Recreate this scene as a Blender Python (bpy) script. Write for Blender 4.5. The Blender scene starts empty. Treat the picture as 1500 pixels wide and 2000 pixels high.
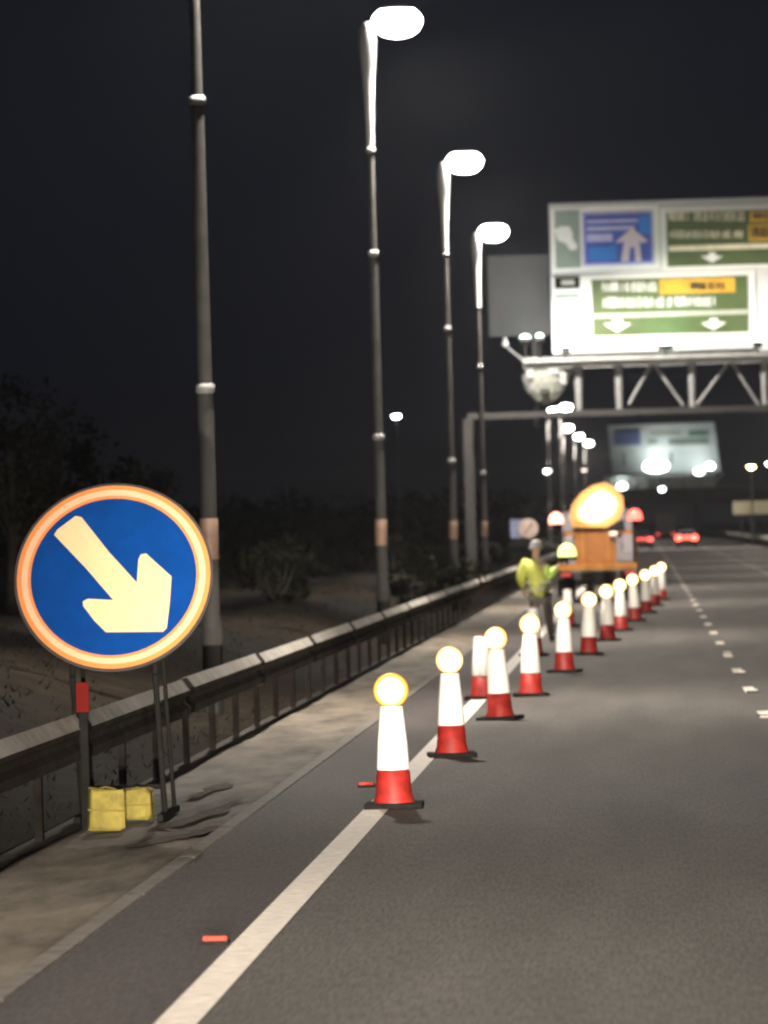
import bpy, bmesh, math, random
from mathutils import Vector, Matrix
random.seed(7)
R = math.radians
S = bpy.context.scene
COL = S.collection

# ------------------------------------------------------------------ camera
F = 10500.0            # focal length in photograph pixels (1500 wide): a long zoom
EYE = 2.2
def _basis(vx, vy, roll):
    r = R(roll)
    d = Vector(((vx - 750) / F, -(vy - 1000) / F, -1)).normalized()
    u = Vector((-math.sin(r), math.cos(r), 0))
    u = (u - d * u.dot(d)).normalized()
    x = d.cross(u)
    return Matrix((x, d, u))               # camera -> world
CAM = _basis(1258, 1021, 1.6)
cam_data = bpy.data.cameras.new('camera')
cam = bpy.data.objects.new('camera', cam_data)
COL.objects.link(cam)
cam.matrix_world = Matrix.Translation((0, 0, EYE)) @ CAM.to_4x4()
cam_data.sensor_fit = 'HORIZONTAL'
cam_data.sensor_width = 36
cam_data.lens = 36 * F / 1500
cam_data.clip_start = 0.5
cam_data.clip_end = 6000
cam_data.dof.use_dof = True
cam_data.dof.focus_distance = 39
cam_data.dof.aperture_fstop = 5.4
S.camera = cam

def ray(px, py):
    return CAM @ Vector(((px - 750) / F, -(py - 1000) / F, -1))
def at(px, py, Y):                          # the world point seen at a pixel, Y metres down the road
    w = ray(px, py); t = Y / w.y
    return Vector((w.x * t, Y, EYE + w.z * t))
def on_road(px, py, z=0.0):                 # the same, on the ground
    w = ray(px, py); t = (z - EYE) / w.z
    return Vector((w.x * t, w.y * t, z))

# ------------------------------------------------------------------ night sky
world = bpy.data.worlds.new('World')
S.world = world
world.use_nodes = True
nt = world.node_tree
bg = nt.nodes['Background']
tc = nt.nodes.new('ShaderNodeTexCoord')
sp = nt.nodes.new('ShaderNodeSeparateXYZ')
cr = nt.nodes.new('ShaderNodeValToRGB')
nt.links.new(tc.outputs['Generated'], sp.inputs[0])
nt.links.new(sp.outputs['Z'], cr.inputs[0])
cr.color_ramp.elements[0].position = 0.0
cr.color_ramp.elements[0].color = (0.0070, 0.0058, 0.0062, 1)
cr.color_ramp.elements[1].position = 0.09
cr.color_ramp.elements[1].color = (0.0066, 0.0078, 0.0116, 1)
e = cr.color_ramp.elements.new(0.03)
e.color = (0.0046, 0.0052, 0.0082, 1)
nt.links.new(cr.outputs[0], bg.inputs['Color'])
bg.inputs['Strength'].default_value = 1.0

# ------------------------------------------------------------------ picture
S.view_settings.view_transform = 'Standard'
S.view_settings.look = 'None'
S.view_settings.exposure = 0
S.view_settings.gamma = 1
S.view_settings.use_curve_mapping = False
S.cycles.use_denoising = True
S.cycles.sample_clamp_direct = 40
S.cycles.sample_clamp_indirect = 6
S.cycles.max_bounces = 5
S.cycles.filter_width = 2.2
S.cycles.caustics_reflective = False
S.cycles.caustics_refractive = False

# headlamps of the van the picture was taken from
def headlamp(x):
    ld = bpy.data.lights.new('headlamp', 'SPOT')
    ld.energy = 140000
    ld.color = (1.0, 0.91, 0.76)
    ld.spot_size = R(15.5)
    ld.spot_blend = 1.0
    ld.shadow_soft_size = 0.07
    o = bpy.data.objects.new('headlamp', ld)
    COL.objects.link(o)
    o.location = (x, 1.6, 0.85)
    o.rotation_euler = (Vector((-0.75, 60, 0.5)) - Vector((0, 1.6, 0.85))).to_track_quat('-Z', 'Y').to_euler()
headlamp(-0.75); headlamp(0.75)

# ------------------------------------------------------------------ helpers
class MB:
    def __init__(s): s.v = []; s.f = []; s.sm = []
    def add(s, vs, fs, smooth=False):
        o = len(s.v); s.v += [tuple(v) for v in vs]
        for f in fs: s.f.append([i + o for i in f]); s.sm.append(smooth)
        return s
    def box(s, c, d, rz=0, rx=0, ry=0, ch=0.0):
        c = Vector(c); hx, hy, hz = d[0] / 2, d[1] / 2, d[2] / 2
        M = Matrix.Rotation(rz, 3, 'Z') @ Matrix.Rotation(ry, 3, 'Y') @ Matrix.Rotation(rx, 3, 'X')
        if ch <= 0:
            vs = [c + M @ Vector((x * hx, y * hy, z * hz)) for x in (-1, 1) for y in (-1, 1) for z in (-1, 1)]
            return s.add(vs, [(0, 1, 3, 2), (4, 6, 7, 5), (0, 4, 5, 1), (2, 3, 7, 6), (0, 2, 6, 4), (1, 5, 7, 3)])
        bm = bmesh.new(); bmesh.ops.create_cube(bm, size=1)
        for v in bm.verts: v.co = Vector((v.co.x * 2 * hx, v.co.y * 2 * hy, v.co.z * 2 * hz))
        bmesh.ops.bevel(bm, geom=bm.edges[:], offset=ch, segments=2, affect='EDGES', profile=0.6)
        bm.verts.ensure_lookup_table()
        vs = [c + M @ v.co for v in bm.verts]; fs = [[v.index for v in f.verts] for f in bm.faces]
        bm.free(); return s.add(vs, fs)
    def tube(s, a, b, ra, rb=None, n=10, caps=True):
        a = Vector(a); b = Vector(b); rb = ra if rb is None else rb
        d = (b - a).normalized()
        p = d.orthogonal().normalized(); q = d.cross(p)
        vs = []
        for c, r in ((a, ra), (b, rb)):
            for i in range(n):
                t = 2 * math.pi * i / n
                vs.append(c + p * r * math.cos(t) + q * r * math.sin(t))
        s.add(vs, [(i, (i + 1) % n, n + (i + 1) % n, n + i) for i in range(n)], True)
        if caps: s.add(vs, [list(range(n))[::-1], list(range(n, 2 * n))])
        return s
    def lathe(s, c, prof, n=20, axis='Z', sx=1, sy=1):
        c = Vector(c); vs = []
        for r, z in prof:
            for i in range(n):
                t = 2 * math.pi * i / n
                x, y = r * math.cos(t) * sx, r * math.sin(t) * sy
                vs.append(c + (Vector((x, y, z)) if axis == 'Z' else Vector((x, z, y)) if axis == 'Y' else Vector((z, x, y))))
        m = len(prof)
        fs = [(j * n + i, j * n + (i + 1) % n, (j + 1) * n + (i + 1) % n, (j + 1) * n + i) for j in range(m - 1) for i in range(n)]
        s.add(vs, fs, True)
        if prof[0][0] > 1e-6: s.add(vs[:n], [list(range(n))[::-1]])
        if prof[-1][0] > 1e-6: s.add(vs[-n:], [list(range(n))])
        return s
    def prism(s, pts, fn):                   # outline extruded: fn(u, v, k) -> point, k = 0 or 1
        n = len(pts)
        vs = [fn(u, v, 0) for u, v in pts] + [fn(u, v, 1) for u, v in pts]
        return s.add(vs, [list(range(n)), list(range(n, 2 * n))[::-1]] + [(i, n + i, n + (i + 1) % n, (i + 1) % n) for i in range(n)])
    def leaf(s, p, size, rnd):
        a = Vector((rnd.gauss(0, 1), rnd.gauss(0, 1), rnd.gauss(0, 1))).normalized()
        b = a.orthogonal().normalized()
        b = (Matrix.Rotation(rnd.random() * 6.28, 3, a) @ b)
        c = a.cross(b)
        return s.add([p - b * size, p - c * size * .45, p + b * size, p + c * size * .45], [(0, 1, 2, 3)])

def obj(name, mb, mat, parent=None, kind=None, loc=None):
    me = bpy.data.meshes.new(name)
    me.from_pydata(mb.v, [], mb.f)
    me.polygons.foreach_set('use_smooth', mb.sm)
    bm = bmesh.new(); bm.from_mesh(me)
    bmesh.ops.recalc_face_normals(bm, faces=bm.faces[:]); bm.to_mesh(me); bm.free()
    me.materials.append(mat)
    o = bpy.data.objects.new(name, me); COL.objects.link(o)
    if parent: o.parent = parent
    if kind: o['kind'] = kind
    if loc is not None: o.location = loc
    return o
def tag(o, label, cat, group=None):
    o['label'] = label; o['category'] = cat
    if group: o['group'] = group
    return o
def thing(name, label, cat, loc=(0, 0, 0), rz=0, group=None):
    o = bpy.data.objects.new(name, None); COL.objects.link(o)
    o.location = loc; o.rotation_euler = (0, 0, rz)
    o.empty_display_size = 0.2
    return tag(o, label, cat, group)
def dup(root, loc, label=None, rz=0, sc=None):
    r = root.copy(); COL.objects.link(r); r.location = loc; r.rotation_euler = (0, 0, rz)
    if sc: r.scale = sc
    if label: r['label'] = label
    for ch in list(root.children):
        c = ch.copy(); COL.objects.link(c); c.parent = r
        for g in list(ch.children):
            k = g.copy(); COL.objects.link(k); k.parent = c
    return r

def mat(name, col, rough=.6, metal=0, var=0.0, scale=5.0, bump=0.0, bscale=40.0, emit=None, es=0, spec=.5, col2=None, stretch=None):
    m = bpy.data.materials.new(name); m.use_nodes = True
    t = m.node_tree; b = t.nodes['Principled BSDF']
    b.inputs['Base Color'].default_value = (*col, 1)
    b.inputs['Roughness'].default_value = rough
    b.inputs['Metallic'].default_value = metal
    b.inputs['Specular IOR Level'].default_value = spec
    if emit:
        b.inputs['Emission Color'].default_value = (*emit, 1)
        b.inputs['Emission Strength'].default_value = es
    if var or bump or col2:
        g = t.nodes.new('ShaderNodeTexCoord')
        src = g.outputs['Object']
        if stretch:
            mp = t.nodes.new('ShaderNodeMapping'); mp.inputs['Scale'].default_value = stretch
            t.links.new(src, mp.inputs[0]); src = mp.outputs[0]
    if var or col2:
        n = t.nodes.new('ShaderNodeTexNoise'); n.inputs['Scale'].default_value = scale
        n.inputs['Detail'].default_value = 7; n.inputs['Roughness'].default_value = .65
        t.links.new(src, n.inputs['Vector'])
        r = t.nodes.new('ShaderNodeValToRGB')
        r.color_ramp.elements[0].position = .33; r.color_ramp.elements[1].position = .68
        lo = [max(0, c * (1 - var)) for c in col]; hi = col2 or [min(1, c * (1 + var)) for c in col]
        r.color_ramp.elements[0].color = (*lo, 1); r.color_ramp.elements[1].color = (*hi, 1)
        t.links.new(n.outputs[0], r.inputs[0]); t.links.new(r.outputs[0], b.inputs['Base Color'])
    if bump:
        n2 = t.nodes.new('ShaderNodeTexNoise'); n2.inputs['Scale'].default_value = bscale
        n2.inputs['Detail'].default_value = 4
        t.links.new(g.outputs['Object'], n2.inputs['Vector'])
        bp = t.nodes.new('ShaderNodeBump'); bp.inputs['Strength'].default_value = bump
        bp.inputs['Distance'].default_value = .02
        t.links.new(n2.outputs[0], bp.inputs['Height']); t.links.new(bp.outputs[0], b.inputs['Normal'])
    return m

def asphalt(name, a, b_, patch=.35):
    m = bpy.data.materials.new(name); m.use_nodes = True
    t = m.node_tree; N = t.nodes; L = t.links; b = N['Principled BSDF']
    g = N.new('ShaderNodeTexCoord')
    fine = N.new('ShaderNodeTexNoise'); fine.inputs['Scale'].default_value = 9; fine.inputs['Detail'].default_value = 5; fine.inputs['Roughness'].default_value = .8
    gm = N.new('ShaderNodeMapping'); gm.inputs['Scale'].default_value = (5.2, .34, 1)
    L.new(g.outputs['Object'], gm.inputs[0]); L.new(gm.outputs[0], fine.inputs['Vector'])
    ramp = N.new('ShaderNodeValToRGB')
    ramp.color_ramp.elements[0].position = .39; ramp.color_ramp.elements[0].color = (*a, 1)
    ramp.color_ramp.elements[1].position = .61; ramp.color_ramp.elements[1].color = (*b_, 1)
    L.new(fine.outputs[0], ramp.inputs[0])
    mp = N.new('ShaderNodeMapping'); mp.inputs['Scale'].default_value = (1.1, .1, 1)
    L.new(g.outputs['Object'], mp.inputs[0])
    big = N.new('ShaderNodeTexNoise'); big.inputs['Scale'].default_value = 1.4; big.inputs['Detail'].default_value = 6
    L.new(mp.outputs[0], big.inputs['Vector'])
    mr = N.new('ShaderNodeMapRange'); mr.inputs['From Min'].default_value = .3; mr.inputs['From Max'].default_value = .7
    mr.inputs['To Min'].default_value = 1 - patch; mr.inputs['To Max'].default_value = 1 + patch
    L.new(big.outputs[0], mr.inputs[0])
    mx = N.new('ShaderNodeMix'); mx.data_type = 'RGBA'; mx.blend_type = 'MULTIPLY'; mx.inputs['Factor'].default_value = 1
    L.new(ramp.outputs[0], mx.inputs[6]); L.new(mr.outputs[0], mx.inputs[7])
    L.new(mx.outputs[2], b.inputs['Base Color'])
    b.inputs['Roughness'].default_value = .85
    b.inputs['Specular IOR Level'].default_value = .25
    bp = N.new('ShaderNodeBump'); bp.inputs['Strength'].default_value = .5; bp.inputs['Distance'].default_value = .006
    L.new(fine.outputs[0], bp.inputs['Height']); L.new(bp.outputs[0], b.inputs['Normal'])
    return m

def radial(name, cx, cz, rmax, stops, top):
    # lens hottest in the middle; amber fall-off to the rim paints the lamp's glow
    m = bpy.data.materials.new(name); m.use_nodes = True
    t = m.node_tree; b = t.nodes['Principled BSDF']; N = t.nodes; L = t.links
    b.inputs['Base Color'].default_value = (.6, .3, .05, 1); b.inputs['Roughness'].default_value = .35
    g = N.new('ShaderNodeTexCoord'); a = N.new('ShaderNodeVectorMath'); a.operation = 'SUBTRACT'
    a.inputs[1].default_value = (cx, 0, cz)
    k = N.new('ShaderNodeVectorMath'); k.operation = 'MULTIPLY'; k.inputs[1].default_value = (1 / rmax, 0, 1 / rmax)
    ln = N.new('ShaderNodeVectorMath'); ln.operation = 'LENGTH'
    L.new(g.outputs['Object'], a.inputs[0]); L.new(a.outputs[0], k.inputs[0]); L.new(k.outputs[0], ln.inputs[0])
    c = N.new('ShaderNodeValToRGB'); q = N.new('ShaderNodeValToRGB')
    for ramp, pick in ((c, lambda st: (*st[1], 1)), (q, lambda st: (st[2] / top,) * 3 + (1,))):
        while len(ramp.color_ramp.elements) < len(stops): ramp.color_ramp.elements.new(.5)
        for e_, st in zip(ramp.color_ramp.elements, stops): e_.position = st[0]
        for e_, st in zip(ramp.color_ramp.elements, stops): e_.color = pick(st)
        L.new(ln.outputs['Value'], ramp.inputs[0])
    mu = N.new('ShaderNodeMath'); mu.operation = 'MULTIPLY'; mu.inputs[1].default_value = top
    L.new(q.outputs[0], mu.inputs[0]); L.new(c.outputs[0], b.inputs['Emission Color']); L.new(mu.outputs[0], b.inputs['Emission Strength'])
    return m

M = dict(
    asphalt=asphalt('asphalt', (.064, .059, .054), (.126, .115, .104), .20),
    strip=asphalt('strip_asphalt', (.046, .039, .038), (.090, .077, .074), .2),
    paint=mat('road_paint', (.70, .62, .54), .7, var=.22, scale=9, bump=.2, bscale=60),
    dirt=mat('channel_dirt', (.10, .080, .058), .9, var=.5, scale=1.3, bump=.5, bscale=14, col2=(.205, .17, .128), stretch=(1.6, .35, 1)),
    kerb=mat('kerb_concrete', (.135, .118, .098), .85, var=.3, scale=4, bump=.3),
    foot_strip=mat('dark_strip', (.022, .018, .014), .95, var=.4, scale=3),
    shadow_streak=mat('painted_shadow', (.078, .062, .047), .9, var=.55, scale=3, bump=.4, bscale=20, spec=.1),
    verge=mat('verge_soil', (.016, .0125, .009), .95, var=.5, scale=1.4, bump=.6, bscale=6, spec=.05),
    grass=mat('dry_grass', (.020, .016, .010), .9, var=.4, scale=3, spec=.1),
    leaf=mat('dark_leaf', (.020, .020, .013), .9, var=.4, scale=2, spec=.08),
    bark=mat('bark', (.07, .058, .045), .9, var=.4, scale=6, bump=.5),
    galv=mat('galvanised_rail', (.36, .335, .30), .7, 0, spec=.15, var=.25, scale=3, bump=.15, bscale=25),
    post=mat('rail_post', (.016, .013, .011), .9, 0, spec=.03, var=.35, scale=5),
    pole=mat('column_steel', (.055, .052, .050), .7, 0, spec=.1, var=.2, scale=3),
    polepaint=mat('column_collar', (.24, .235, .23), .6, 0, var=.15, scale=8),
    band=mat('column_band', (.42, .27, .20), .5, var=.2, scale=6),
    lantern=mat('lantern_canopy', (.5, .5, .5), .4, .1),
    bowl=mat('lantern_bowl', (.9, .9, .9), .3, emit=(1.0, .96, .91), es=80),
    conered=mat('cone_red', (.25, .0135, .009), .5, var=.35, scale=9, bump=.1),
    sleeve=mat('cone_sleeve', (.90, .86, .80), .4, var=.05, scale=14),
    rubber=mat('black_rubber', (.012, .011, .011), .9, var=.3, scale=9, spec=.05),
    lampbody=mat('lamp_body', (.55, .33, .03), .5),
    lens=radial('warm_lens', 0, .93, .15, [(0, (1, .88, .58), 10), (.55, (1, .80, .42), 8), (.78, (1, .62, .2), 2.2), (1, (1, .42, .06), .35)], 10),
    lensA=radial('amber_lens', 0, .93, .15, [(0, (1, .90, .62), 24), (.55, (1, .80, .38), 14), (.74, (1, .55, .10), 2.4), (.88, (1, .42, .03), .8), (1, (1, .36, .01), .35)], 22),
    signblue=mat('sign_blue', (.001, .040, .20), .6, spec=.05, var=.14, scale=5),
    signcream=mat('sign_cream', (.66, .49, .28), .6, spec=.1, var=.05, scale=7),
    signring=mat('sign_ring', (.68, .225, .065), .6, spec=.1, var=.06, scale=5),
    black=mat('black_steel', (.02, .019, .018), .6, var=.3, scale=5),
    frame=mat('frame_steel', (.014, .013, .012), .9, 0, spec=.05, var=.3, scale=5),
    yellow=mat('yellow_bag', (.20, .155, .022), .8, var=.35, scale=7, bump=.4, bscale=18),
    red=mat('red_reflector', (.12, .011, .009), .8, spec=.03, var=.1, scale=10),
    stud=mat('red_stud', (.40, .05, .035), .8, spec=.03),
    studw=mat('white_stud', (.40, .38, .35), .4),
)

# ------------------------------------------------------------------ the setting
def sheet(name, x0, x1, y0, y1, z, m, nx=1, ny=1, fn=None):
    b = MB(); vs = []
    for j in range(ny + 1):
        for i in range(nx + 1):
            x = x0 + (x1 - x0) * i / nx; y = y0 + (y1 - y0) * j / ny
            vs.append((x, y, z + (fn(x, y) if fn else 0)))
    b.add(vs, [(j * (nx + 1) + i, j * (nx + 1) + i + 1, (j + 1) * (nx + 1) + i + 1, (j + 1) * (nx + 1) + i) for j in range(ny) for i in range(nx)])
    return obj(name, b, m, kind='structure')
sheet('ground', -1500, 1500, -60, 5000, -.12, M['verge'])
road = sheet('road', -2.06, 9.4, -60, 2200, 0, M['asphalt'])
strip = sheet('hard_strip', -3.12, -2.06, -60, 2200, 0, M['strip'])
sheet('far_carriageway', 12, 24, 60, 2200, 0, M['strip'])
rb = random.Random(3)
sheet('drainage_channel', -4.36, -3.24, 0, 400, -.015, M['dirt'], 8, 500,
      lambda x, y: .010 * math.sin(x * 7 + y * .7) + rb.uniform(-.006, .006))
b = MB()
for k in range(110):
    y = k * 3.65
    b.box((-3.18, y + 1.8, -.03), (.12, 3.6, .09), ch=.012)
obj('kerb', b, M['kerb'], kind='structure')
sheet('barrier_foot_strip', -4.62, -4.36, 0, 420, -.03, M['foot_strip'])  # dark strip along the foot of the barrier
# shadow of the sign stand on the channel, painted as thin irregular smears
def shadow_smear(pts, seed):
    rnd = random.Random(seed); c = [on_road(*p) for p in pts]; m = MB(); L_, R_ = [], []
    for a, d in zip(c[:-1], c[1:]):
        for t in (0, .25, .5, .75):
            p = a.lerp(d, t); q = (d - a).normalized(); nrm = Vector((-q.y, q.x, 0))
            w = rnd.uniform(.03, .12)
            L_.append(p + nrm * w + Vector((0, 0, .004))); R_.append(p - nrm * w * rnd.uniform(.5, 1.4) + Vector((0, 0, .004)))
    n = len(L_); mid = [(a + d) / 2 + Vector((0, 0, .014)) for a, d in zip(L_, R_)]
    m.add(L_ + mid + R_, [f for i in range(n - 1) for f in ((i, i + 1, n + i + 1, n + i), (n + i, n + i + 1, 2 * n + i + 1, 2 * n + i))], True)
    obj('shadow_streak', m, M['shadow_streak'], kind='structure')
shadow_smear([(255, 1655), (330, 1640), (385, 1628), (440, 1612)], 1)
shadow_smear([(300, 1622), (360, 1605), (420, 1585), (480, 1560)], 2)
shadow_smear([(370, 1560), (410, 1545), (455, 1528)], 3)
def bank(x, y):
    t = min(1, max(0, (-4.9 - x) / 3.6)); t = t * t * (3 - 2 * t)
    return t * .62 + .10 * math.sin(x * 1.7 + y * .23) * t + rb.uniform(-.05, .05) * t
sheet('verge', -60, -4.62, 10, 700, -.02, M['verge'], 120, 300, bank)

# edge line and lane markings
edge = MB(); edge.add([(-2.27, 0, .004), (-2.07, 0, .004), (-2.07, 1200, .004), (-2.27, 1200, .004)], [(0, 1, 2, 3)])
obj('edge_line', edge, M['paint'], road)
dash_me = None
for k in range(70):
    y = 59.8 + 9 * k
    if dash_me is None:
        d0 = MB().box((0, 1, 0), (.14, 2, .008))
        o = obj('lane_dash', d0, M['paint'], road); dash_me = o.data; o.location = (1.30, y, .004)
    else:
        o = bpy.data.objects.new('lane_dash', dash_me); COL.objects.link(o); o.parent = road; o.location = (1.30, y, .004)
for k in range(40):
    o = bpy.data.objects.new('lane_dash', dash_me); COL.objects.link(o); o.parent = road; o.location = (5.0, 180 + 9 * k, .004)

def stud(loc, m, label, group):
    t = thing('road_stud', label, 'road stud', loc, group=group)
    s = MB().box((0, 0, .010), (.15, .12, .02), ch=.006); obj('casing', s, M['rubber'], t)
    s = MB().box((0, -.02, .028), (.13, .06, .030), ch=.008); obj('reflector', s, m, t)
stud(on_road(421, 1843), M['stud'], 'red road stud beside the white edge line in the foreground', 'red studs beside the edge line')
stud(on_road(716, 1537), M['stud'], 'red road stud just behind the nearest cone', 'red studs beside the edge line')
for k, (px, py) in enumerate([(1493, 1398), (1470, 1352), (1447, 1316), (1420, 1278)]):
    stud(on_road(px, py), M['studw'], ['white road stud at the picture edge on the dashed lane line, nearest of its row',
         'white road stud second along the dashed lane line', 'white road stud third along the dashed lane line',
         'white road stud farthest along the dashed lane line'][k], 'white studs on the lane line')

# crash barrier: a rail of lapped lengths on posts
bar = thing('crash_barrier', 'long grey steel crash barrier on posts along the left verge', 'barrier', (-4.46, 0, 0))
prof = [(-.06, .80), (.03, .835), (.10, .745), (.105, .70), (.05, .655), (.05, .615), (.105, .57), (.10, .50), (.03, .47)]
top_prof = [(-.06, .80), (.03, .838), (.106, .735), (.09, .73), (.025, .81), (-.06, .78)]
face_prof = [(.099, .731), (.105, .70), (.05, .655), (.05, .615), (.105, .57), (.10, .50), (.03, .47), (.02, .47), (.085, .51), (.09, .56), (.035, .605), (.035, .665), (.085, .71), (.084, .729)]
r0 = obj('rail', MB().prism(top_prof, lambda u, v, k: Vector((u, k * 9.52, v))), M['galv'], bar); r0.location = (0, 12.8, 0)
rf = obj('rail_face', MB().prism(face_prof, lambda u, v, k: Vector((u, k * 9.52, v))), mat('rail_face_shade', (.060, .052, .046), .85, var=.35, scale=3, bump=.1, bscale=20, spec=.05), bar); rf.location = (0, 12.8, 0)  # lower face darkened to paint its shade; upper slope kept pale as lit
p0 = MB().box((-.03, 0, .36), (.06, .11, .80)); p0.box((-.02, 0, .74), (.07, .13, .10)); p0.box((.04, 0, .58), (.05, .10, .16))
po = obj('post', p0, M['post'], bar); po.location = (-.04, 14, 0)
bolt = MB().lathe((.11, 0, .64), [(.02, 0), (.02, .01), (.0, .018)], 8, 'X')
for k in range(1, 40):
    dz = rb.uniform(-.008, .008)
    for src in (r0, rf):
        o = src.copy(); COL.objects.link(o); o.parent = bar; o.location = (0, 12.8 + 9.6 * k, dz)
for k in range(1, 120):
    o = po.copy(); COL.objects.link(o); o.parent = bar; o.location = (-.04, 14 + 3.2 * k, 0)
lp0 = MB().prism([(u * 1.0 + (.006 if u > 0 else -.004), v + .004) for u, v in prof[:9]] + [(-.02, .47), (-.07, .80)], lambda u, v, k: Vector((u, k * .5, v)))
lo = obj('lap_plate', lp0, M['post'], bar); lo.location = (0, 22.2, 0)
for k in range(2, 39):
    o = lo.copy(); COL.objects.link(o); o.parent = bar; o.location = (0, 12.8 + 9.6 * k - .25, 0)

# central barrier, far right
cb = thing('central_barrier', 'low grey barrier along the central reservation beyond the far lanes', 'barrier', (10.4, 0, 0))
for k in range(50):
    y = 250 + 16 * k
    if k == 0:
        c0 = obj('rail', MB().box((0, 8, .64), (.12, 15.9, .3), ch=.03), M['galv'], cb); c0.location = (0, y, 0)
        q0 = obj('post', MB().box((0, 0, .3), (.1, .1, .7)), M['post'], cb); q0.location = (0, y + 4, -.06)
    else:
        o = c0.copy(); COL.objects.link(o); o.parent = cb; o.location = (0, y, 0)
        for dy in (4, 12):
            o = q0.copy(); COL.objects.link(o); o.parent = cb; o.location = (0, y + dy, -.06)

# verge grass, shrubs, trees
g = MB(); rg = random.Random(11)
for k in range(9000):
    y = 30 + 130 * rg.random() ** 1.3; x = -4.75 - 9 * rg.random() ** 1.4 * (y / 90)
    z = -.02 + bank(x, y) - .03; h = rg.uniform(.03, .11); w = rg.uniform(.008, .02)
    a = rg.random() * 6.28; dx, dy = math.cos(a) * w, math.sin(a) * w
    lx, ly = rg.uniform(-.12, .12), rg.uniform(-.12, .12)
    g.add([(x - dx, y - dy, z), (x + dx, y + dy, z), (x + lx, y + ly, z + h)], [(0, 1, 2)])
obj('verge_grass', g, M['grass'], kind='stuff')

def crown_mb(rx, rz, z0, n, size, rnd, lobes):
    m = MB(); cs = []
    for i in range(lobes):
        a = rnd.random() * 6.28; q = rnd.random() ** .6
        cs.append((Vector((math.cos(a) * rx * q * .8, math.sin(a) * rx * q * .8, z0 + rz * rnd.uniform(.15, 1))), rx * rnd.uniform(.22, .5)))
    for i in range(n):
        c, r = rnd.choice(cs)
        d = Vector((rnd.gauss(0, 1), rnd.gauss(0, 1), rnd.gauss(0, .85))).normalized() * r * rnd.random() ** .45
        p = c + d
        if p.z > .05: m.leaf(p, size * rnd.uniform(.6, 1.4), rnd)
    return m, cs
def shrub_proto(seed, rx, rz, n, loc):
    rnd = random.Random(seed)
    t = thing('shrub', 'dark straggly shrub growing on the unlit verge', 'shrub', loc, group='dark shrubs on the verge')
    cm, cs = crown_mb(rx, rz, .1, n, .10, rnd, 9)
    obj('foliage', cm, M['leaf'], t)
    st = MB()
    for c, r in cs[:6]: st.tube((0, 0, -.2), c, .03, .01, 5)
    obj('stem', st, M['bark'], t)
    return t
shr = []
spots = [(540, 1165, 120), (812, 1160, 128), (858, 1150, 142),
         (540, 1150, 175), (620, 1140, 190), (470, 1165, 160), (700, 1140, 210), (770, 1130, 190), (830, 1120, 200), (920, 1105, 220), (975, 1090, 250),
         (900, 1120, 170)]
for k, (px, py, Y) in enumerate(spots):
    p = at(px, py, Y); gz = -.05 + bank(p.x, Y)
    if k < 3:
        t = shrub_proto(20 + k, [1.0, .7, 1.3][k], [1.1, 1.5, .9][k], 900, (p.x, Y, gz)); shr.append(t)
    else:
        s_ = rg.uniform(.65, 1.15)
        dup(shr[k % 3], (p.x, Y, gz), None, rg.random() * 6.28, (s_, s_, s_ * rg.uniform(.8, 1.3)))
def tree(px, Y, h, rx, seed, label):
    rnd = random.Random(seed); p = at(px, 1150, Y)
    t = thing('tree', label, 'tree', (p.x, Y, -.05 + bank(p.x, Y)), group='trees beyond the barrier')
    cm, cs = crown_mb(rx, h * .75, h * .28, 1000, .11, rnd, 22)
    obj('crown', cm, M['leaf'], t)
    tm = MB(); tm.tube((0, 0, -.3), (.1, 0, h * .45), .13, .08, 9); tm.tube((.1, 0, h * .45), (.05, .1, h * .9), .08, .02, 8)
    for c, r in cs: tm.tube((.1, 0, h * rnd.uniform(.25, .5)), c + Vector((rnd.uniform(-.2, .2), 0, rnd.uniform(.1, .6))), .035, .008, 5)
    obj('trunk', tm, M['bark'], t)
tree(20, 118, 4.9, 1.5, 31, 'dark leafy tree at the picture edge above the round blue sign')
tree(105, 128, 4.6, 1.3, 32, 'dark slender tree behind the round blue sign, second from the picture edge')
tree(200, 124, 3.6, .9, 33, 'low dark tree just above the round blue sign')
tree(300, 175, 3.3, 1.6, 34, 'small dark tree between the round blue sign and the nearest lamp column')

def mass(name, x0, x1, y0, y1, h0, h1, n, seed, z=0):
    rnd = random.Random(seed); m = MB()
    for k in range(n):
        u = rnd.random(); x = x0 + (x1 - x0) * u; y = y0 + (y1 - y0) * rnd.random()
        h = (h0 + (h1 - h0) * (.5 + .5 * math.sin(x * .31 + seed) * math.cos(x * .13 + y * .05))) * rnd.random() ** .6
        m.leaf(Vector((x, y, z + h)), rnd.uniform(.3, .8), rnd)
    o = obj(name, m, M['leaf'], kind='stuff')
mass('distant_woods', -70, -13, 480, 620, 2.0, 6.5, 7000, 41)
mass('distant_woods', 28, 110, 600, 1000, 3, 9, 6000, 42)
mass('distant_woods', -120, -16, 900, 1050, 3, 10, 6000, 43)

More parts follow.
